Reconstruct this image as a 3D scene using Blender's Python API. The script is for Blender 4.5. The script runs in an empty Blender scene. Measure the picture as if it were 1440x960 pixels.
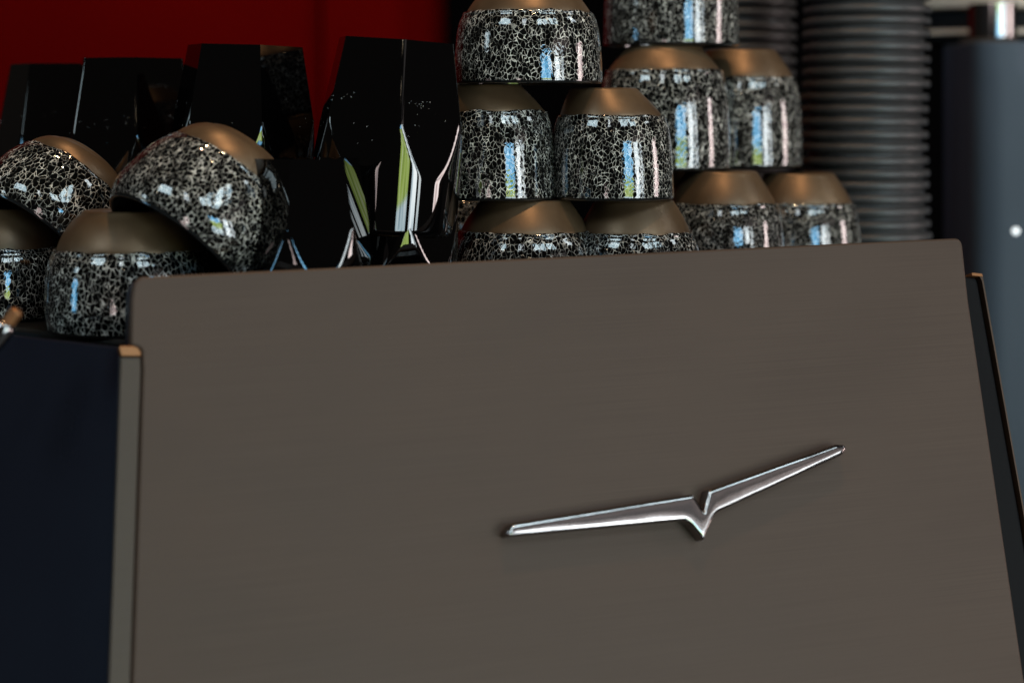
import bpy, bmesh, math, random
from mathutils import Vector, Matrix, noise
random.seed(7)
S = bpy.context.scene
C = S.collection
PI = math.pi

# ------------------------------------------------------------------ camera
F = 2800.0            # focal length in photo pixels (1440 wide)
HY = 165.0            # horizon row
cam_d = bpy.data.cameras.new('camera')
cam = bpy.data.objects.new('camera', cam_d); C.objects.link(cam)
cam.location = (0, 0, 0); cam.rotation_euler = (PI/2, 0, 0)
cam_d.sensor_width = 36; cam_d.lens = 36*F/1440
cam_d.shift_y = -(480-HY)/1440
cam_d.clip_start = 0.05; cam_d.clip_end = 50
cam_d.dof.use_dof = True
cam_d.dof.focus_distance = 1.245
cam_d.dof.aperture_fstop = (cam_d.lens/1000)/0.0165
S.camera = cam

def P(px, py, Y):
    return Vector(((px-720)/F*Y, Y, (HY-py)/F*Y))

# ------------------------------------------------------------------ world and lamps
w = bpy.data.worlds.new('World'); S.world = w; w.use_nodes = True
bg = w.node_tree.nodes['Background']
bg.inputs[0].default_value = (1.0, 0.86, 0.74, 1); bg.inputs[1].default_value = 0.018

def area(name, loc, target, sx, sy, rad, col, spread=PI):
    """a rectangular window of glass or lamp with radiance rad"""
    l = bpy.data.lights.new(name, 'AREA'); l.shape = 'RECTANGLE'; l.size = sx; l.size_y = sy
    l.energy = rad*PI*sx*sy; l.color = col; l.spread = spread
    l.use_nodes = True; nt = l.node_tree
    em_ = nt.nodes['Emission']; ge = nt.nodes.new('ShaderNodeNewGeometry'); mp = nt.nodes.new('ShaderNodeMapping')
    mp.inputs['Scale'].default_value = (sx*5, sy*3.2, 1); mp.inputs['Location'].default_value = (loc[0]*3, loc[2]*2, 0)
    nz_ = nt.nodes.new('ShaderNodeTexNoise'); nz_.inputs['Scale'].default_value = 1; nz_.inputs['Detail'].default_value = 4
    rp = nt.nodes.new('ShaderNodeValToRGB'); e_ = rp.color_ramp.elements
    pale_ = tuple(.45*c+.75 for c in col)
    e_[0].position = .34; e_[0].color = (.45*col[0], .5*col[1], .55*col[2], 1); e_[1].position = .68; e_[1].color = (*pale_, 1)
    m_ = rp.color_ramp.elements.new(.5); m_.color = (*col, 1)
    nt.links.new(ge.outputs['Parametric'], mp.inputs['Vector']); nt.links.new(mp.outputs[0], nz_.inputs['Vector'])
    nt.links.new(nz_.outputs['Fac'], rp.inputs[0]); nt.links.new(rp.outputs[0], em_.inputs['Color'])
    l.color = (1, 1, 1)
    o = bpy.data.objects.new(name, l); C.objects.link(o); o.location = loc
    o.rotation_euler = (Vector(target)-Vector(loc)).to_track_quat('-Z', 'Y').to_euler()
    return o
CUPC = Vector((0.06, 1.3, 0))
def window(az, wid, z0, z1, rad, col, d=3.4, name='window_light'):
    a = math.radians(az)
    c = CUPC + Vector((math.sin(a)*d, -math.cos(a)*d, 0)); c.z = (z0+z1)/2
    t = Vector((CUPC.x, CUPC.y, c.z))
    return area(name, c, t, wid, z1-z0, rad, col)
BLUE = (0.20, 0.62, 1.0); WHITE = (0.86, 0.97, 1.0); PINK = (1.0, 0.78, 0.74); GREEN = (0.62, 0.85, 0.18); PALE = (0.70, 0.92, 1.0)
WR = 11.0
# tall window bays of the shop front behind the camera
window(27, .92, .04, .50, WR*1.0, BLUE)
window(27, .92, -.55, .038, WR*.6, GREEN)
window(27, .92, -1.15, -.552, WR*.7, PALE)
window(44, .52, -1.15, .52, WR*1.2, WHITE)
window(53.5, .22, -1.15, .52, WR*.8, WHITE)
window(87, .55, -1.15, .50, WR*1.0, PINK)
window(-15, .36, -1.15, -.08, WR*.5, PINK)
window(-70, .40, -.50, .22, WR*.75, BLUE)
window(-70, .40, .55, .95, WR*.6, PALE)
# transom panes above them
for az, wd, col, r in ((-44, 1.2, PALE, .8), (-8, .35, WHITE, .7), (20, .50, PALE, .9), (29.5, .36, PALE, .8), (41, .42, PALE, 1.0), (49.5, .26, PALE, .8), (84, .60, WHITE, .8)):
    window(az, wd, 1.75, 3.0, WR*r, col)
# unseen rosy fill lights, added so the emblem's chrome has something to reflect
window(52, 1.9, .56, .88, .60, (1.0, .82, .76), d=3.7, name='emblem_fill_light')
window(52, 1.9, 1.02, 1.34, .36, (1.0, .88, .84), d=3.7, name='emblem_fill_light')
# warm ceiling spots over the machine
def spot(name, loc, tgt, power, col, size, blend, rad):
    l = bpy.data.lights.new(name, 'SPOT'); l.energy = power; l.color = col; l.spot_size = math.radians(size)
    l.spot_blend = blend; l.shadow_soft_size = rad
    o = bpy.data.objects.new(name, l); C.objects.link(o); o.location = loc
    o.rotation_euler = (Vector(tgt)-Vector(loc)).to_track_quat('-Z', 'Y').to_euler()
WARM = (1.0, 0.62, 0.32)
spot('ceiling_spot_light', (0.25, 0.75, 2.0), (0.05, 1.35, 0), 58, WARM, 50, .6, .03)
spot('ceiling_spot_light', (-.15, 1.55, 2.0), (-.15, 1.3, 0), 34, WARM, 50, .6, .03)
# small pendant bulbs around the room, seen as pinprick reflections
for (x, y, z, e) in ((-1.6, -1.2, 1.6, .6), (-.9, -2.2, 1.5, .8), (-.2, -2.4, 1.4, .6), (-2.4, -.4, 1.3, .6), (.5, -2.6, 1.3, .5)):
    l = bpy.data.lights.new('pendant_bulb_light', 'POINT'); l.energy = e*1.3; l.color = (1, .8, .55); l.shadow_soft_size = .022
    o = bpy.data.objects.new('pendant_bulb_light', l); C.objects.link(o); o.location = (x, y, z)

vs = S.view_settings
S.display_settings.display_device = 'sRGB'
vs.view_transform = 'Standard'; vs.look = 'None'; vs.exposure = 0; vs.gamma = 1; vs.use_curve_mapping = False
S.cycles.max_bounces = 8; S.cycles.glossy_bounces = 5
S.cycles.use_denoising = True
S.cycles.sample_clamp_indirect = 3

# ------------------------------------------------------------------ materials
def mat(name, col, rough=.5, metal=0., spec=.5, coat=0., coat_rough=.03, **kw):
    m = bpy.data.materials.new(name); m.use_nodes = True
    b = m.node_tree.nodes['Principled BSDF']
    b.inputs['Base Color'].default_value = (*col, 1); b.inputs['Roughness'].default_value = rough
    b.inputs['Metallic'].default_value = metal; b.inputs['Specular IOR Level'].default_value = spec
    b.inputs['Coat Weight'].default_value = coat; b.inputs['Coat Roughness'].default_value = coat_rough
    for k, v in kw.items(): b.inputs[k.replace('_', ' ')].default_value = v
    return m
def nd(m, t, **kw):
    n = m.node_tree.nodes.new(t)
    for k, v in kw.items(): setattr(n, k, v)
    return n
def lk(m, a, b): m.node_tree.links.new(a, b)
def bsdf(m): return m.node_tree.nodes['Principled BSDF']
def ramp(m, fac, stops):
    r = nd(m, 'ShaderNodeValToRGB')
    e = r.color_ramp.elements
    while len(e) < len(stops): e.new(.5)
    for i, (p, c) in enumerate(stops):
        e[i].position = p; e[i].color = (*c, 1) if len(c) == 3 else c
    lk(m, fac, r.inputs[0]); return r.outputs[0]
def coords(m, scale=(1, 1, 1), rnd=False):
    tc = nd(m, 'ShaderNodeTexCoord'); mp = nd(m, 'ShaderNodeMapping'); mp.inputs['Scale'].default_value = scale
    lk(m, tc.outputs['Object'], mp.inputs['Vector'])
    if rnd:
        oi = nd(m, 'ShaderNodeObjectInfo'); mu = nd(m, 'ShaderNodeVectorMath', operation='SCALE')
        cx = nd(m, 'ShaderNodeCombineXYZ')
        for i in range(3): lk(m, oi.outputs['Random'], cx.inputs[i])
        lk(m, cx.outputs[0], mu.inputs[0]); mu.inputs['Scale'].default_value = 3.7
        lk(m, mu.outputs[0], mp.inputs['Location'])
    return mp.outputs[0]
def bump(m, h, strength, dist):
    b = nd(m, 'ShaderNodeBump'); b.inputs['Strength'].default_value = strength; b.inputs['Distance'].default_value = dist
    lk(m, h, b.inputs['Height']); lk(m, b.outputs[0], bsdf(m).inputs['Normal']); return b
def math_(m, op, a, b=None):
    n = nd(m, 'ShaderNodeMath', operation=op)
    for i, v in enumerate((a, b)):
        if v is None: continue
        if isinstance(v, (int, float)): n.inputs[i].default_value = v
        else: lk(m, v, n.inputs[i])
    return n.outputs[0]

# speckled crackle glaze: cream web over black cells
GL = mat('speckled_glaze', (.01, .01, .01), .35, coat=1.0, coat_rough=.01, spec=.0, Coat_IOR=1.68)
def make_glaze(m):
    v0 = coords(m, (1, 1, .74), True)
    oi = nd(m, 'ShaderNodeObjectInfo'); vs_ = nd(m, 'ShaderNodeVectorMath', operation='SCALE')
    lk(m, v0, vs_.inputs[0]); lk(m, math_(m, 'ADD', math_(m, 'MULTIPLY', oi.outputs['Random'], .34), .84), vs_.inputs['Scale'])
    v = vs_.outputs[0]
    n1 = nd(m, 'ShaderNodeTexNoise'); n1.inputs['Scale'].default_value = 260; n1.inputs['Detail'].default_value = 2; lk(m, v, n1.inputs['Vector'])
    sub = nd(m, 'ShaderNodeVectorMath', operation='SUBTRACT'); sub.inputs[1].default_value = (.5, .5, .5); lk(m, n1.outputs['Color'], sub.inputs[0])
    sc = nd(m, 'ShaderNodeVectorMath', operation='SCALE'); sc.inputs['Scale'].default_value = .0030; lk(m, sub.outputs[0], sc.inputs[0])
    ad = nd(m, 'ShaderNodeVectorMath', operation='ADD'); lk(m, v, ad.inputs[0]); lk(m, sc.outputs[0], ad.inputs[1])
    vo = nd(m, 'ShaderNodeTexVoronoi', feature='DISTANCE_TO_EDGE'); vo.inputs['Scale'].default_value = 375; lk(m, ad.outputs[0], vo.inputs['Vector'])
    n2 = nd(m, 'ShaderNodeTexNoise'); n2.inputs['Scale'].default_value = 260; n2.inputs['Detail'].default_value = 3; lk(m, v, n2.inputs['Vector'])
    wd = math_(m, 'MULTIPLY', math_(m, 'SUBTRACT', n2.outputs['Fac'], .22), .215)     # web width varies, breaks up
    t = math_(m, 'SUBTRACT', wd, vo.outputs['Distance'])
    t = math_(m, 'MULTIPLY', t, 17.0)
    c = ramp(m, t, [(0, (.003, .003, .003)), (.25, (.035, .033, .03)), (.9, (.64, .595, .525))])
    n4 = nd(m, 'ShaderNodeTexNoise'); n4.inputs['Scale'].default_value = 120; n4.inputs['Detail'].default_value = 3; lk(m, v, n4.inputs['Vector'])
    mx = nd(m, 'ShaderNodeVectorMath', operation='SCALE'); lk(m, c, mx.inputs[0]); lk(m, ramp(m, n4.outputs['Fac'], [(.34, (.30, .30, .30)), (.60, (1, 1, 1))]), mx.inputs['Scale'])
    lk(m, mx.outputs[0], bsdf(m).inputs['Base Color'])
    n3 = nd(m, 'ShaderNodeTexNoise'); n3.inputs['Scale'].default_value = 60; lk(m, v, n3.inputs['Vector'])
    hh = math_(m, 'ADD', math_(m, 'MULTIPLY', n3.outputs['Fac'], 1.0), math_(m, 'MULTIPLY', t, .05))
    b = bump(m, hh, .10, .0006); lk(m, b.outputs[0], bsdf(m).inputs['Coat Normal'])
make_glaze(GL)
# bare satin brown stoneware
CLAY = mat('brown_stoneware', (.2, .13, .08), .40, metal=.5, spec=.5)
v = coords(CLAY, (1, 1, 1), True)
n = nd(CLAY, 'ShaderNodeTexNoise'); n.inputs['Scale'].default_value = 45; n.inputs['Detail'].default_value = 4; lk(CLAY, v, n.inputs['Vector'])
lk(CLAY, ramp(CLAY, n.outputs['Fac'], [(.3, (.095, .057, .030)), (.7, (.150, .093, .050))]), bsdf(CLAY).inputs['Base Color'])
n = nd(CLAY, 'ShaderNodeTexNoise'); n.inputs['Scale'].default_value = 1600; n.inputs['Detail'].default_value = 2; lk(CLAY, v, n.inputs['Vector'])
bump(CLAY, n.outputs['Fac'], .25, .0002)
INNER = mat('black_inner_glaze', (.008, .008, .008), .08, coat=.5)

GLASS = mat('black_glass', (.0009, .0008, .0009), .02, spec=.75)
v = coords(GLASS); n = nd(GLASS, 'ShaderNodeTexNoise'); n.inputs['Scale'].default_value = 25; lk(GLASS, v, n.inputs['Vector'])
bump(GLASS, n.outputs['Fac'], .03, .001)

def brushed(name, c1, c2, rough, metal):
    m = mat(name, c1, rough, metal=metal, spec=.25)
    v = coords(m, (9, 1200, 1200)); n = nd(m, 'ShaderNodeTexNoise'); n.inputs['Scale'].default_value = 1; n.inputs['Detail'].default_value = 5; lk(m, v, n.inputs['Vector'])
    v2 = coords(m, (5, 9, 5)); n2 = nd(m, 'ShaderNodeTexNoise'); n2.inputs['Scale'].default_value = 1.6; n2.inputs['Detail'].default_value = 5; lk(m, v2, n2.inputs['Vector'])
    f = math_(m, 'ADD', math_(m, 'MULTIPLY', n.outputs['Fac'], .46), math_(m, 'MULTIPLY', n2.outputs['Fac'], .54))
    lk(m, ramp(m, f, [(.38, c1), (.60, c2)]), bsdf(m).inputs['Base Color'])
    rr = math_(m, 'ADD', math_(m, 'MULTIPLY', n2.outputs['Fac'], .22), rough-.11)
    lk(m, rr, bsdf(m).inputs['Roughness'])
    bump(m, n.outputs['Fac'], .10, .0002)
    return m
PANEL = brushed('brushed_bronze_metal', (.051, .0328, .0235), (.062, .0412, .0305), .55, .25)
STRIP = brushed('brushed_strip_metal', (.052, .038, .028), (.060, .045, .034), .5, .25)
COPPER = mat('copper_edge', (.24, .105, .042), .42, metal=.7)
BRONZE = mat('dull_bronze_edge', (.05, .028, .016), .5, metal=.5)
NAVY = mat('dark_blue_lacquer', (.009, .009, .015), .28, spec=.2)
v = coords(NAVY); n = nd(NAVY, 'ShaderNodeTexNoise'); n.inputs['Scale'].default_value = 9; n.inputs['Detail'].default_value = 4; lk(NAVY, v, n.inputs['Vector'])
lk(NAVY, math_(NAVY, 'ADD', math_(NAVY, 'MULTIPLY', n.outputs['Fac'], .15), .22), bsdf(NAVY).inputs['Roughness'])
BLACK = mat('black_rubber', (.0035, .0035, .004), .55, spec=.08)
CHROME = mat('polished_chrome', (.31, .285, .28), .12, metal=1)
v = coords(CHROME); n = nd(CHROME, 'ShaderNodeTexNoise'); n.inputs['Scale'].default_value = 30; n.inputs['Detail'].default_value = 1.5; lk(CHROME, v, n.inputs['Vector'])
bump(CHROME, n.outputs['Fac'], .30, .002)
COLLAR = mat('dark_chrome', (.30, .29, .29), .16, metal=1)
TRAY = mat('dark_tray_metal', (.012, .011, .010), .35, metal=.5)
PLASTIC = mat('black_ripple_plastic', (.020, .0205, .022), .44, spec=.5)
v = coords(PLASTIC, (1, 1, 1), True); n = nd(PLASTIC, 'ShaderNodeTexNoise'); n.inputs['Scale'].default_value = 30; n.inputs['Detail'].default_value = 5; lk(PLASTIC, v, n.inputs['Vector'])
lk(PLASTIC, ramp(PLASTIC, n.outputs['Fac'], [(.3, (.024, .022, .022)), (.75, (.040, .037, .036))]), bsdf(PLASTIC).inputs['Base Color'])
STEEL = mat('blue_grey_enamel', (.075, .105, .135), .55, spec=.3, metal=.0)
v = coords(STEEL); n = nd(STEEL, 'ShaderNodeTexNoise'); n.inputs['Scale'].default_value = 6; n.inputs['Detail'].default_value = 4; lk(STEEL, v, n.inputs['Vector'])
lk(STEEL, ramp(STEEL, n.outputs['Fac'], [(.3, (.038, .051, .070)), (.7, (.045, .059, .080))]), bsdf(STEEL).inputs['Base Color'])
BEIGE = mat('beige_plastic', (.42, .34, .27), .5)
RED = mat('red_wall_paint', (.2, .002, .002), .9, spec=0)
v = coords(RED); n = nd(RED, 'ShaderNodeTexNoise'); n.inputs['Scale'].default_value = 2.2; n.inputs['Detail'].default_value = 5; lk(RED, v, n.inputs['Vector'])
lk(RED, ramp(RED, n.outputs['Fac'], [(.3, (.112, .0012, .0010)), (.7, (.136, .0015, .0012))]), bsdf(RED).inputs['Base Color'])
DARKW = mat('dark_wall_paint', (.0016, .0013, .0013), .9, spec=.0)
COUNTER = mat('dark_counter_stone', (.02, .018, .017), .4)
LED = mat('white_indicator', (.8, .8, .8), .3)
bsdf(LED).inputs['Emission Color'].default_value = (.9, .97, 1, 1); bsdf(LED).inputs['Emission Strength'].default_value = 1.2

# ------------------------------------------------------------------ helpers
def mesh(name, bm, m, parent=None, mats=None, smooth=True, angle=None):
    me = bpy.data.meshes.new(name); bm.normal_update(); bm.to_mesh(me); bm.free()
    for x in (mats or [m]): me.materials.append(x)
    o = bpy.data.objects.new(name, me); C.objects.link(o)
    if smooth:
        for p in me.polygons: p.use_smooth = True
        if angle:
            me.set_sharp_from_angle(angle=math.radians(angle))
    if parent: o.parent = parent
    return o
def tag(o, label=None, cat=None, group=None, kind=None):
    if label: o['label'] = label
    if cat: o['category'] = cat
    if group: o['group'] = group
    if kind: o['kind'] = kind
    return o
def empty(name, loc=(0, 0, 0)):
    o = bpy.data.objects.new(name, None); C.objects.link(o); o.location = loc; o.empty_display_size = .02; return o
def lathe(prof, seg=96, wob=0, seed=0, wav=None, close=False):
    """prof: list of (r, z); wav(i, theta) -> dz"""
    bm = bmesh.new(); rings = []
    for i, (r, z) in enumerate(prof):
        if r < 1e-6:
            rings.append([bm.verts.new((0, 0, z))]); continue
        ring = []
        for k in range(seg):
            t = 2*PI*k/seg
            rr = r
            if wob: rr *= 1 + wob*noise.noise(Vector((math.cos(t)*1.6+seed, math.sin(t)*1.6, z*32)))
            dz = wav(i, t) if wav else 0
            ring.append(bm.verts.new((rr*math.cos(t), rr*math.sin(t), z+dz)))
        rings.append(ring)
    for a, b in zip(rings, rings[1:]):
        if len(a) == 1 and len(b) == 1: continue
        for k in range(seg):
            j = (k+1) % seg
            if len(a) == 1: bm.faces.new((a[0], b[k], b[j]))
            elif len(b) == 1: bm.faces.new((a[k], b[0], a[j]))
            else: bm.faces.new((a[k], b[k], b[j], a[j]))
    bmesh.ops.recalc_face_normals(bm, faces=bm.faces)
    return bm
def round_poly(pts, rad, n=6):
    """2D polygon with rounded corners; rad scalar or list"""
    out = []
    N = len(pts)
    for i in range(N):
        p = Vector(pts[i]); a = Vector(pts[i-1]); b = Vector(pts[(i+1) % N])
        r = rad[i] if isinstance(rad, (list, tuple)) else rad
        da = (a-p); db = (b-p)
        r = min(r, da.length*.45, db.length*.45)
        if r <= 0: out.append(p); continue
        pa = p+da.normalized()*r; pb = p+db.normalized()*r
        for k in range(n+1):
            t = k/n
            out.append(pa*(1-t)**2 + p*2*t*(1-t) + pb*t*t)
    return out
def prism(pts, z0, z1):
    bm = bmesh.new()
    a = [bm.verts.new((p[0], p[1], z1)) for p in pts]
    b = [bm.verts.new((p[0], p[1], z0)) for p in pts]
    bm.faces.new(a); bm.faces.new(b[::-1])
    for i in range(len(pts)):
        j = (i+1) % len(pts)
        bm.faces.new((a[i], b[i], b[j], a[j]))
    bmesh.ops.recalc_face_normals(bm, faces=bm.faces)
    return bm
def bevel(o, width, seg=3, angle=30):
    m = o.modifiers.new('bevel', 'BEVEL'); m.width = width; m.segments = seg; m.limit_method = 'ANGLE'; m.angle_limit = math.radians(angle)
    m.harden_normals = False
    return o

# ------------------------------------------------------------------ setting
TZ = -.127            # top of the machine's cup tray
def slab(name, x0, x1, y0, y1, z0, z1, m, kind='structure', bev=.002):
    bm = prism([(x0, y0), (x1, y0), (x1, y1), (x0, y1)], z0, z1)
    o = mesh(name, bm, m, smooth=False); bevel(o, bev, 2)
    if kind: o['kind'] = kind
    return o
slab('counter', -1.6, 1.8, .55, 3.0, -.60, -.56, COUNTER)
xe = (455-720)/F*3.2; xr = (627-720)/F*3.2
wall = slab('red_wall', -2.4, xe-.004, 3.2, 3.26, -1.2, 1.6, RED)
slab('red_wall_panel', xe, xr, 3.185, 3.26, -1.2, 1.6, RED)
slab('dark_wall', xr+.003, 2.6, 3.14, 3.26, -1.2, 1.6, DARKW)

# ------------------------------------------------------------------ the espresso machine
mc = empty('espresso_machine', (0.04, 1.45, -.56))
tag(mc, 'bronze grey brushed metal espresso machine with chrome winged V emblem, cups stacked on top', 'espresso machine')
def pm(o):
    o.parent = mc; o.matrix_parent_inverse = Matrix.Translation(-Vector(mc.location)); return o

TL = P(190, 390, 1.08); TR = P(1352, 335, 1.27)
U = (TR-TL).normalized()
LEAN = math.radians(16)
nh = Vector((U.y, -U.x, 0)).normalized()
down = (Vector((0, 0, -1))*math.cos(LEAN) + nh*math.sin(LEAN))
down = (down - U*down.dot(U)).normalized()
Vv = -down
N = U.cross(Vv).normalized()       # faces the camera
if N.y > 0: N = -N
PM = Matrix((( U.x, Vv.x, N.x, TL.x), (U.y, Vv.y, N.y, TL.y), (U.z, Vv.z, N.z, TL.z), (0, 0, 0, 1)))
PMi = PM.inverted()
def pl(px, py, off=0):
    """photo point -> 2D position on the panel plane (raised by off)"""
    d = Vector(((px-720)/F, 1, (HY-py)/F)); o = TL + N*off
    t = o.dot(N)/d.dot(N); q = PMi @ (d*t)
    return (q.x, q.y)
def plw(px, py, off=0):
    q = pl(px, py, off); return PM @ Vector((q[0], q[1], off))
def on_panel(o):
    o.matrix_world = PM; pm(o); o.matrix_basis = PM; return o

front = [(190, 389), (1353, 334), (1362, 420), (1437, 930), (1472, 1160), (176, 1160), (185, 960), (200, 520), (199, 490), (183, 485), (185, 420)]
rr = [.007, .006, 0, 0, 0, 0, 0, .002, .002, .0, 0]
o = mesh('back_panel', prism(round_poly([pl(*p) for p in front], rr, 8), -.010, 0), PANEL, smooth=True, angle=30)
on_panel(o); bevel(o, .0016, 3)
# a thinner carrier sheet behind, seen at the left edge
o = mesh('panel_liner', prism(round_poly([pl(*p, -.014) for p in [(181, 395), (1340, 345), (1352, 420), (1440, 1160), (160, 1160), (178, 486)]], [.006, .006, 0, 0, 0, 0]), -.020, -.0115), NAVY, angle=30)
on_panel(o); bevel(o, .001, 2)
# light edge strip with its copper cap on the left
o = mesh('edge_strip', prism(round_poly([pl(*p) for p in [(170, 502), (197.5, 502), (198, 520), (183, 960), (174, 1160), (146, 1160)]], .0008), -.014, 0), STRIP, angle=30)
on_panel(o); bevel(o, .0010, 3)
o = mesh('copper_cap', prism(round_poly([pl(*p) for p in [(167, 487), (190, 487), (197, 493), (198, 500.5), (170, 500.5)]], [.001, .003, .002, .0005, .0005]), -.016, .001), COPPER, angle=30)
on_panel(o); bevel(o, .0008, 3)
# black side rail on the right with a copper lip
o = mesh('side_rail', prism(round_poly([pl(*p, -.004) for p in [(1350, 383), (1384, 386), (1444, 720), (1517, 1160), (1462, 1160), (1350, 500)]], [.002, .004, 0, 0, 0, 0]), -.022, -.012), BLACK, angle=30)
on_panel(o); bevel(o, .002, 3)
o = mesh('rail_lip', prism([pl(*p, -.006) for p in [(1382, 384), (1387, 385), (1389.5, 397), (1447, 720), (1519, 1160), (1517, 1160), (1445, 720), (1386.5, 393)]], -.024, -.0105), BRONZE, angle=30)
on_panel(o)
o = mesh('rail_cap', prism([pl(*p, -.006) for p in [(1372, 381.5), (1386, 383), (1387, 387), (1372, 385.5)]], -.021, -.010), COPPER, angle=30)
on_panel(o)

# dark blue wing panel on the left
a0 = plw(170, 488, -.003); a1 = plw(147, 1160, -.003)
b0 = P(-70, 461, 1.165); b1 = P(-95, 1160, 1.10)
def slab3(name, q, thick, m):
    n_ = (q[1]-q[0]).cross(q[3]-q[0]).normalized()
    if n_.y < 0: n_ = -n_
    bm = bmesh.new()
    A = [bm.verts.new(p) for p in q]; B = [bm.verts.new(p+n_*thick) for p in q]
    bm.faces.new(A); bm.faces.new(B[::-1])
    for i in range(4):
        j = (i+1) % 4; bm.faces.new((A[i], B[i], B[j], A[j]))
    bmesh.ops.recalc_face_normals(bm, faces=bm.faces)
    return mesh(name, bm, m, angle=30)
o = slab3('wing_panel', [a0, b0, b1, a1], .008, NAVY); pm(o); bevel(o, .0012, 3)

# body and the cup tray on top
foot = [(-.196, 1.112), (.285, 1.292), (.37, 1.85), (-.52, 1.85), (-.52, 1.40), (-.33, 1.225)]
o = mesh('cup_tray', prism(foot, TZ-.012, TZ), TRAY, angle=30); pm(o); bevel(o, .002, 2)
fb = [(p[0]*.97, (p[1]-1.45)*.96+1.45+.006) for p in foot]
o = mesh('machine_body', prism(fb, -.53, TZ-.0125), BLACK, angle=30); pm(o); bevel(o, .004, 2)
for (x, y) in ((-.15, 1.22), (.25, 1.36), (.30, 1.75), (-.42, 1.75)):
    o = mesh('foot', lathe([(0, -.56), (.022, -.56), (.024, -.555), (.02, -.53), (0, -.53)], 24), BLACK, angle=30)
    o.data.transform(Matrix.Translation((x, y, 0))); pm(o)
# chrome steam tube reaching in at lower left
def tube(p0, p1, r, seg=28, cap=.6):
    p0 = Vector(p0); p1 = Vector(p1); L = (p1-p0).length
    prof = [(0, 0), (r, 0)] + [(r, L*k/6) for k in range(1, 6)] + [(r, L-r*cap)] + [(r*math.cos(t*PI/12), L-r*cap+r*cap*math.sin(t*PI/12)) for t in range(1, 6)] + [(0, L)]
    bm = lathe(prof, seg)
    bmesh.ops.transform(bm, matrix=Matrix.Translation(p0) @ (p1-p0).to_track_quat('Z', 'Y').to_matrix().to_4x4(), verts=bm.verts)
    return bm
q0 = P(-60, 540, 1.045); q1 = P(14, 452, 1.05)
o = mesh('steam_tube', tube(q0, q1, .0062), CHROME, angle=40); pm(o)
o = mesh('tube_tip', tube(q1-(q1-q0).normalized()*.004, P(26, 434, 1.05), .0038), COPPER, angle=40); pm(o)  # copper tip carries the tube's gold highlight as colour

# emblem
EH = .011
em = [(713, 747), (721, 735.5), (976, 694), (990.5, 717.5), (998, 688), (1177, 624), (1188, 624.5), (1192, 629), (1187, 638.5), (1011, 719), (1004, 728), (991, 759), (971, 735), (963, 731), (715, 754)]
pts = [Vector(pl(x, y, EH)) for x, y in em]
rads = [.0003, .001, .0015, 0, .0008, .0006, .0006, .0006, .002, .008, .004, .0004, .004, .006, .0003]
ring = round_poly(pts, rads, 5)
area2 = sum(ring[i].x*ring[(i+1) % len(ring)].y-ring[(i+1) % len(ring)].x*ring[i].y for i in range(len(ring)))
if area2 < 0: ring.reverse()
from mathutils.geometry import delaunay_2d_cdt
def dense(poly, step):
    out = []
    for i in range(len(poly)):
        a, b = poly[i], poly[(i+1) % len(poly)]
        k = max(1, int(math.ceil((b-a).length/step)))
        out += [a.lerp(b, t/k) for t in range(k)]
    return out
rim = dense(ring, .0007)
def seg_d(p, a, b):
    ab = b-a; t = max(0, min(1, (p-a).dot(ab)/max(ab.length_squared, 1e-12))); return (p-a-ab*t).length
def inside(p, poly):
    c = False
    for i in range(len(poly)):
        a, b = poly[i-1], poly[i]
        if (a.y > p.y) != (b.y > p.y) and p.x < (b.x-a.x)*(p.y-a.y)/(b.y-a.y)+a.x: c = not c
    return c
def bd(p): return min(seg_d(p, ring[i-1], ring[i]) for i in range(len(ring)))
xs = [p.x for p in ring]; ys = [p.y for p in ring]
inn = []
g_ = .0007; row = 0; y = min(ys)
while y < max(ys):
    x = min(xs)+(row % 2)*g_/2
    while x < max(xs):
        p = Vector((x, y))
        if inside(p, ring) and bd(p) > .0003: inn.append(p)
        x += g_
    y += g_*.866; row += 1
allp = rim+inn
nb = len(rim)
co, ed, fc, _, _, _ = delaunay_2d_cdt(allp, [(i, (i+1) % nb) for i in range(nb)], [list(range(nb))], 1, 1e-7)
def hz(p):
    d = bd(p); t = min(d/.0021, 1)
    return EH-.0022+.0016*math.sqrt(max(0, 1-(1-t)**2))+.00018*math.sin(min(d/.0062, 1)*PI/2)
bm = bmesh.new()
tv = [bm.verts.new((p.x, p.y, hz(p))) for p in co]
for f in fc:
    c = sum((co[i] for i in f), Vector((0, 0)))/len(f)
    if inside(c, ring): bm.faces.new([tv[i] for i in f])
bm.verts.index_update()
be = [e for e in bm.edges if len(e.link_faces) == 1]
r = bmesh.ops.extrude_edge_only(bm, edges=be)
for v_ in r['geom']:
    if isinstance(v_, bmesh.types.BMVert): v_.co.z = .0
bmesh.ops.recalc_face_normals(bm, faces=bm.faces)
o = mesh('emblem', bm, CHROME, angle=48); on_panel(o)

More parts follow.
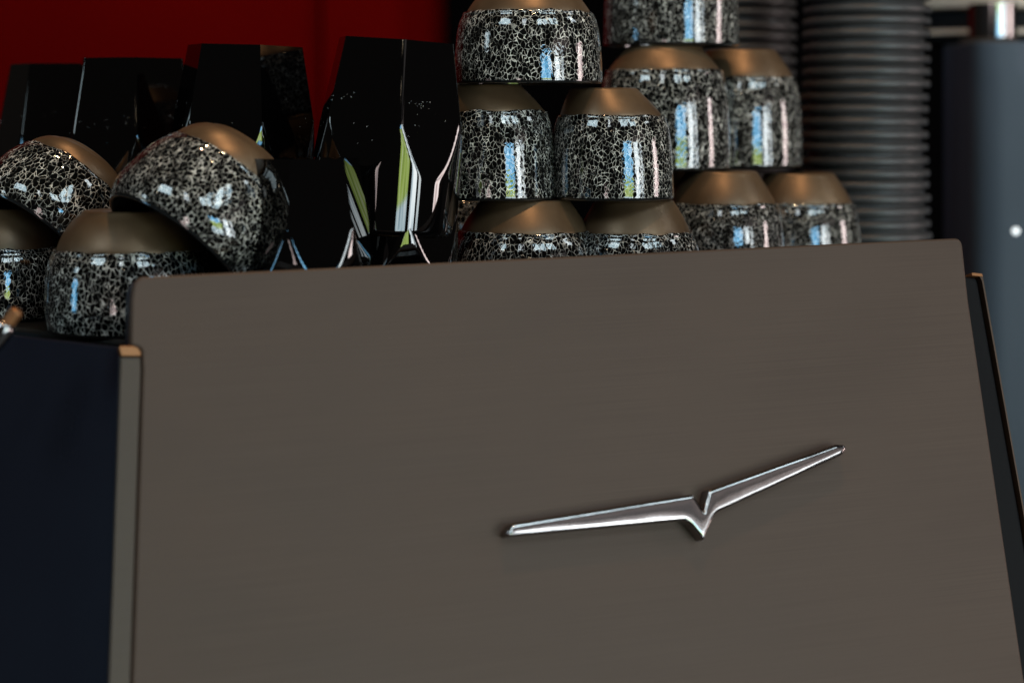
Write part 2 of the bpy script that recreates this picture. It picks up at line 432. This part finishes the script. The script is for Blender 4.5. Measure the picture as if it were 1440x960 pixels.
# ------------------------------------------------------------------ stoneware cups
def make_cup(R, H, hb, taper, name='stoneware_cup', seed=0, shear=-.05, kb=1.0, dome=0, bulge=0):
    root = empty(name)
    hg = H-hb
    th = .0032
    prof = []
    # outer wall from the rim (bottom, the cup stands upside down) to the seam
    rb = R*(1-bulge)
    prof += [(rb-.0030, .0012), (rb-.0022, .0003), (rb-.0012, 0), (rb-.0004, .0006)]
    n = 30; zs = hg*.95
    for i in range(n+1):
        u = i/n; z = .0018+(zs-.0018)*u
        prof.append((R*(1-taper*(u**1.9)-.050*(u**9)-bulge*(max(0, .38-u)/.38)**2), z))
    r0 = R*(1-taper-.050); rs = min(R*.885, r0-.0012)                    # shoulder rolls over to the seam
    for i in range(1, 9):
        t = i/8*PI/2*.86
        prof.append((r0-(r0-rs)*(1-math.cos(t))/(1-math.cos(PI/2*.86)), zs+(hg-zs)*math.sin(t)/math.sin(PI/2*.86)))
    prof += [(rs-.0006, hg-.0003), (rs-.0010, hg-.0012), (rs-.0030, hg-.0030)]
    no = len(prof)
    # inner wall
    ri = R*.86
    for (f, z) in ((.93, hg*.97), (.955, hg*.6), (.975, hg*.3), (1, .004)):
        prof.append(((rb-th)*f if f == 1 else (R-th)*f*.97, z))
    prof.append((rb-.0030, .0012))
    def wav(i, t):
        if n+4 < i < no:
            return .0012*noise.noise(Vector((math.cos(t)*3+seed*3.1, math.sin(t)*3, 1))) + .0007*noise.noise(Vector((math.cos(t)*9+seed, math.sin(t)*9, 5)))
        return 0
    bm = lathe(prof, 112, .007, seed*7.3, wav)
    for fi, f in enumerate(bm.faces):
        row = fi//112
        f.material_index = 1 if (row < 4 or row >= no-1) else 0
    wall_ = mesh('glazed_wall', bm, None, root, mats=[GL, INNER])
    # bare foot
    rt = R*.575; zt = H
    p2 = [(rs-.004, hg-.006), (rs-.0012, hg-.0024)]
    for i in range(0, 9):
        u = i/8; z = hg-.001+(H-.0022-hg+.001)*u
        p2.append((rs-.0010-(rs-.001-rt)*((u**1.22)*(1-dome)+dome*(1-math.sqrt(max(0, 1-(.985*u)**2)))/(1-math.sqrt(1-.985**2))), z))
    p2 += [(rt-.0006, H-.0011), (rt-.0018, H-.0003), (rt-.0035, H), (rt-.006, H-.0003), (rt-.008, H-.0010), (rt*.4, H-.0012), (0, H-.0012)]
    base = mesh('bare_base', lathe(p2, 96, .004, seed*3.3), CLAY, root)
    for ob in (wall_, base):
        for vtx in ob.data.vertices: vtx.co.x += shear*.2*vtx.co.z + (shear*2.2*max(0, vtx.co.z-hg) if ob is base else 0)
    root.rotation_euler.z = 0
    return root
def place(root, px, Y, z, label, group, rot=0.0):
    root.location = ((px-720)/F*Y, Y, z)
    root['label'] = label; root['category'] = 'cup'; root['group'] = group
    return root
GR = 'speckled stoneware cups stacked upside down on the machine'
def zt(py, Y): return (HY-py)/F*Y
def cup(px, Rpx, top, bot, Y, hbpx, taper, label, seed, shear=-.05, zb=None, tz=None, name='stoneware_cup', dome=0, bulge=0):
    s = F/Y
    z0 = zt(bot, Y) if zb is None else zb
    z1 = zt(top, Y) if tz is None else tz
    H = z1-z0
    r = make_cup(Rpx/s, H, hbpx/s, taper, seed=seed, shear=shear, name=name, dome=dome, bulge=bulge)
    place(r, px, Y, z0, label, GR)
    return r, z1
# front pyramid
_, tA = cup(738, 112, 280, 0, 1.30, 43, .10, 'wide bottom cup of the front pyramid, nearest the tall black glass, half behind the panel', 1, 0, zb=TZ)
_, tB = cup(892, 98, 280, 0, 1.305, 45, .10, 'bottom cup of the front pyramid under the sharp whole cup, half behind the panel', 2, 0, zb=TZ)
_, t1 = cup(698, 86, 119, 280, 1.30, 37, .07, 'speckled cup in the middle row of the front pyramid, partly behind the tall black glass', 3, -.12, zb=tA+.0002)
_, t2 = cup(862, 86, 124, 280, 1.30, 38, .06, 'sharp speckled cup seen whole in the middle row of the front pyramid', 4, -.12, zb=tA+.0002)
cup(743, 104, -22, 120, 1.30, 40, .06, 'squat wide speckled cup crowning the front pyramid', 5, 0, zb=t1+.0002)
# rear pyramid
_, tC = cup(1014, 90, 240, 0, 1.42, 44, .06, 'speckled cup low in the rear pyramid, nearest beside the front pyramid', 6, 0, zb=TZ)
_, tD = cup(1124, 87, 243, 0, 1.50, 41, .06, 'rightmost speckled cup, low beside the ribbed black cup stack', 7, 0, zb=TZ)
cup(944, 84, 242, 0, 1.505, 41, .06, 'speckled cup hidden at the back of the rear pyramid bottom row', 8, 0, zb=TZ, tz=tC)
_, tE = cup(934, 93, 65, 240, 1.44, 34, .06, 'tall speckled cup in the middle row of the rear pyramid, beside the sharp whole cup', 9, 0, zb=tC+.0002)
_, tF = cup(1042, 86, 72, 240, 1.52, 39, .06, 'speckled cup in the middle of the rear pyramid, next to the ribbed black cup stack', 10, 0, zb=max(tC, tD)+.0002, tz=tE)
cup(944, 95, -108, 70, 1.46, 36, .05, 'topmost speckled cup of the rear pyramid, its top cut by the frame edge', 11, 0, zb=tE+.0002)
# behind the front pyramid
_, tI0 = cup(650, 88, 240, 0, 1.43, 40, .06, 'speckled cup hidden behind the tall black glass at tray level', 12, 0, zb=TZ, tz=tC)
cup(652, 88, 82, 240, 1.43, 38, .06, 'cup behind the squat crown cup, only a sliver of brown base in view', 13, 0, zb=tC+.0002)
# left pile, nearer the camera
rJ, tJ = cup(184, 120, 295, 0, 1.19, 54, .05, 'blurred upright speckled cup in the left foreground, next to the panel corner', 14, 0, zb=TZ, dome=.45, bulge=.05)
rK, tK = cup(-2, 104, 292, 0, 1.27, 54, .05, 'blurred speckled cup at the left frame edge behind the chrome tube', 15, 0, zb=TZ, dome=.8, bulge=.05)
def tilted(px, py, Y, R, H, hb, axis, label, seed):
    r = make_cup(R, H, hb, .10, seed=seed, shear=0, dome=.75, bulge=.10)
    r.location = P(px, py, Y)
    r.rotation_mode = 'QUATERNION'; r.rotation_quaternion = Vector(axis).normalized().to_track_quat('Z', 'Y')
    r['label'] = label; r['category'] = 'cup'; r['group'] = GR
    return r
tilted(245, 350, 1.165, .0535, .073, .021, (.54, .40, .73), 'large tilted speckled cup resting on the upright cup next to the panel corner', 16)
tilted(42, 333, 1.255, .0475, .062, .016, (.50, .46, .74), 'speckled cup tilted on the pile at the left frame edge, behind the other tilted cup', 17)

# ------------------------------------------------------------------ faceted black glasses
def make_glass(name, R, H, ang, nf=6, seed=0, a0=.0333):
    bm = bmesh.new(); seg = 180; nz = 90
    k = R/.0474
    half = PI/nf
    rings = []
    prof = []
    for i in range(nz+1):
        u = i/nz                                   # 0 rim (bottom) .. 1 base (top)
        prof.append(u)
    for u in prof:
        d = 1-u
        a = (a0+.0188*d)*k
        rc = (.0452+.0022*min(1, (u/.56))**.8)*k if u < .56 else (.0474)*k
        ring = []
        for s in range(seg):
            t = 2*PI*s/seg
            tt = (t-ang) % (2*half)-half
            r = min(rc, a/math.cos(tt))
            # soften the crease a little
            r2 = a/math.cos(tt); dd = abs(r2-rc)
            if dd < .0005*k: r -= (.0005*k-dd)**2/(.0020*k)
            if u < .02: r -= .001*k*((.02-u)/.02)**2
            ring.append(bm.verts.new((r*math.cos(t), r*math.sin(t), u*H)))
        rings.append(ring)
    top = bm.verts.new((0, 0, H-.0015))
    inr = [[bm.verts.new((v_.co.x*.955, v_.co.y*.955, max(.0, v_.co.z*.93))) for v_ in rings[j]] for j in (0, 20, 45, 70, 85)]
    for a_, b_ in zip(rings, rings[1:]):
        for s in range(seg):
            j = (s+1) % seg; bm.faces.new((a_[s], a_[j], b_[j], b_[s]))
    for s in range(seg):
        j = (s+1) % seg; bm.faces.new((rings[-1][s], rings[-1][j], top))
        bm.faces.new((rings[0][j], rings[0][s], inr[0][s], inr[0][j]))
    for a_, b_ in zip(inr, inr[1:]):
        for s in range(seg):
            j = (s+1) % seg; bm.faces.new((a_[j], a_[s], b_[s], b_[j]))
    bm.faces.new(inr[-1])
    bmesh.ops.recalc_face_normals(bm, faces=bm.faces)
    return mesh(name, bm, GLASS, angle=40)
GG = 'black faceted glasses standing upside down on the machine'
def glass(px, Y, z, R, H, edge, label, tilt=0, a0=.0333):
    # edge: azimuth (deg, 0 towards the camera, + to the right) of one facet edge
    a = math.radians(edge-90)
    o = make_glass('faceted_glass', R, H, a, a0=a0)
    o.location = ((px-720)/F*Y, Y, z); o.rotation_euler = (0, math.radians(tilt), 0)
    return tag(o, label, 'glass', GG)
zu = zt(325, 1.24)
glass(538, 1.24, zu, .0474, .1187, 11, 'tallest black faceted glass with bright window reflections between its arched facets', 4)
glass(545, 1.24, TZ, .0445, .112, 20, 'black faceted glass under the tallest one, only its foot showing above the panel')
glass(430, 1.165, TZ, .0385, .103, 50, 'small near black glass standing in front of the tall one, right of the tilted cup', a0=.0338)
for px, Y, top, edge, lb in ((338, 1.30, 65, 22, 'just left of the tallest glass, behind the small near one'), (185, 1.38, 83, 15, 'with its top between two others, above the tilted cups'), (91, 1.46, 91, 35, 'leftmost against the red wall')):
    ztop = zt(top, Y)
    glass(px, Y, ztop-.1187, .0474 if px > 100 else .0485, .1187, edge, 'upper black faceted glass '+lb, 1.5 if px == 338 else 0)
    glass(px, Y, TZ, .0435, .108, edge+20, 'black faceted glass nested inside the upper one '+lb.split(',')[0])

# ------------------------------------------------------------------ stacks of ribbed black takeaway cups
def takeaway(R, pitch):
    prof = [(R-.0022, .0006), (R-.0010, 0), (R+.0005, .0004), (R+.0012, .0016), (R+.0012, .0040), (R+.0004, .0054), (R-.0014, .0060),
            (R-.0038, .0062), (R-.0040, .0066), (R-.0044, .0082), (R-.0048, .0092), (R-.0050, .0100), (R-.0075, .045), (R-.013, .085), (R-.0150, .088), (0, .088)]
    bm = lathe(prof, 72)
    return bm
def stack(px, Y, Rpx, zbase, ztop, pitch, where, group, sd):
    rnd = random.Random(sd)
    R = Rpx*Y/F
    n = int((ztop-zbase)/pitch)
    o0 = mesh('takeaway_cup', takeaway(R, pitch), PLASTIC)
    for k in range(n):
        o = o0 if k == 0 else o0.copy()
        if k: C.objects.link(o)
        lean_ = .0012*math.sin(k*.33+sd)
        o.location = ((px-720)/F*Y+lean_+rnd.uniform(-.0006, .0006), Y+rnd.uniform(-.0005, .0005), zbase+k*pitch+rnd.uniform(-.0006, .0006))
        o.rotation_euler = (rnd.uniform(-.008, .008), rnd.uniform(-.008, .008), rnd.uniform(0, 6))
        tag(o, where, 'takeaway cup', group)
stack(1217, 1.60, 87, TZ, .113, .0100, 'ribbed black takeaway cup nested upside down in the tall stack beside the grey grinder', 'ribbed takeaway cups in the near stack', 1)
stack(1036, 1.76, 80, TZ, .120, .0102, 'ribbed black takeaway cup nested in the dim far stack behind the rear speckled cups', 'ribbed takeaway cups in the far stack', 2)

# ------------------------------------------------------------------ grinder at the right edge
GY = 1.90
g = empty('coffee_grinder', ((1396-720)/F*GY, GY, -.56))
tag(g, 'blurred blue grey coffee grinder with chrome collar and beige lid at the right frame edge', 'coffee grinder')
def gp(px, py, Y=GY):
    p = P(px, py, Y); return (p.x-g.location.x, p.z-g.location.z)
def gx(bm, name, m, bev=None, seg=6, y=0):
    for v_ in bm.verts:     # prism in XZ: swap axes
        x, z, d = v_.co; v_.co = (x, d+y, z)
    bmesh.ops.recalc_face_normals(bm, faces=bm.faces)
    o = mesh(name, bm, m, g, angle=40)
    if bev: bevel(o, bev, seg, 40)
    return o
rows = [(62, 1432), (90, 1434), (105, 1440), (118, 1450), (140, 1480), (170, 1515), (220, 1545), (300, 1560), (600, 1565), (1008, 1570)]
bm = bmesh.new(); prev = None; loops = []
for ry, rx in rows:
    xl, z_ = gp(1347, ry); xr_, _ = gp(rx, ry)
    sec = round_poly([(xl, -.07), (xr_, -.07), (xr_, .08), (xl, .08)], [.030, .024, .02, .02], 10)
    loops.append([bm.verts.new((q.x, q.y, z_)) for q in sec])
for a_, b_ in zip(loops, loops[1:]):
    for k in range(len(a_)):
        j_ = (k+1) % len(a_); bm.faces.new((a_[k], a_[j_], b_[j_], b_[k]))
bm.faces.new(loops[0]); bm.faces.new(loops[-1][::-1])
bmesh.ops.recalc_face_normals(bm, faces=bm.faces)
o = mesh('grinder_body', bm, STEEL, g, angle=50); bevel(o, .002, 3, 60)
def gl(name, prof_px, cx, m, Y=GY, seg=64):
    s = F/Y
    prof = [(r/s, (HY-py)/s-g.location.z) for r, py in prof_px]
    bm = lathe(prof, seg); o = mesh(name, bm, m, g, angle=35)
    o.location = ((cx-720)/s-g.location.x, 0, 0); return o
gl('neck_ring', [(0, 64), (38, 64), (41, 62), (41, 57), (38, 55.5), (0, 55.5)], 1392, STRIP)
gl('chrome_collar', [(0, 55), (32, 55), (34, 53), (33.5, 10), (34, 6), (0, 6)], 1396, COLLAR)
o = gl('hopper_drum', [(0, 58), (150, 58), (156, 54), (156, 14), (150, 10), (0, 10)], 1440, BLACK); o.location.y = .14
o = gl('drum_ring', [(154, 46), (158.5, 45), (159, 41), (158, 38.5), (154, 38)], 1440, BEIGE); o.location.y = .14
o = gl('lid', [(0, 9), (150, 10), (160, 7), (162, -4), (158, -40), (0, -50)], 1440, BEIGE); o.location.y = .135
bm = lathe([(0, 0), (.0028, 0), (.0032, .001), (.0030, .002), (0, .0028)], 24)
bmesh.ops.rotate(bm, verts=bm.verts, matrix=Matrix.Rotation(PI/2, 3, 'X'))
o = mesh('indicator', bm, LED, g)
q = gp(1428, 325, GY-.07); o.location = (P(1428, 325, GY-.0705).x-g.location.x, -.0705, P(1428, 325, GY-.0705).z-g.location.z)


# ------------------------------------------------------------------ fine metallic beads added to give the glasses pinprick glints
rd = random.Random(11)
GLINT = mat('glint_bead_metal', (.16, .15, .14), .05, metal=1)
for o in [x for x in C.objects if x.name.startswith('faceted_glass') and x.location.z > TZ+.02]:
    bm = bmesh.new(); me = o.data; H_ = max(v_.co.z for v_ in me.vertices)
    cand = [v_ for v_ in me.vertices if .45*H_ < v_.co.z < .72*H_ and v_.normal.y < -.1]
    cl = [rd.choice(cand).co.copy() for _ in range(5)]
    for k in range(34):
        if k % 3 == 0: v_ = rd.choice(cand)
        else:
            c_ = rd.choice(cl)+Vector((rd.gauss(0, .006), 0, rd.gauss(0, .0022))); v_ = min(rd.sample(cand, min(900, len(cand))), key=lambda q: (q.co-c_).length_squared)
        r_ = rd.uniform(.00022, .00060)
        bmesh.ops.create_icosphere(bm, subdivisions=2, radius=r_, matrix=Matrix.Translation(v_.co-v_.normal*r_*.35))
    d_ = mesh('glint_beads', bm, GLINT, o); d_['kind'] = 'stuff'
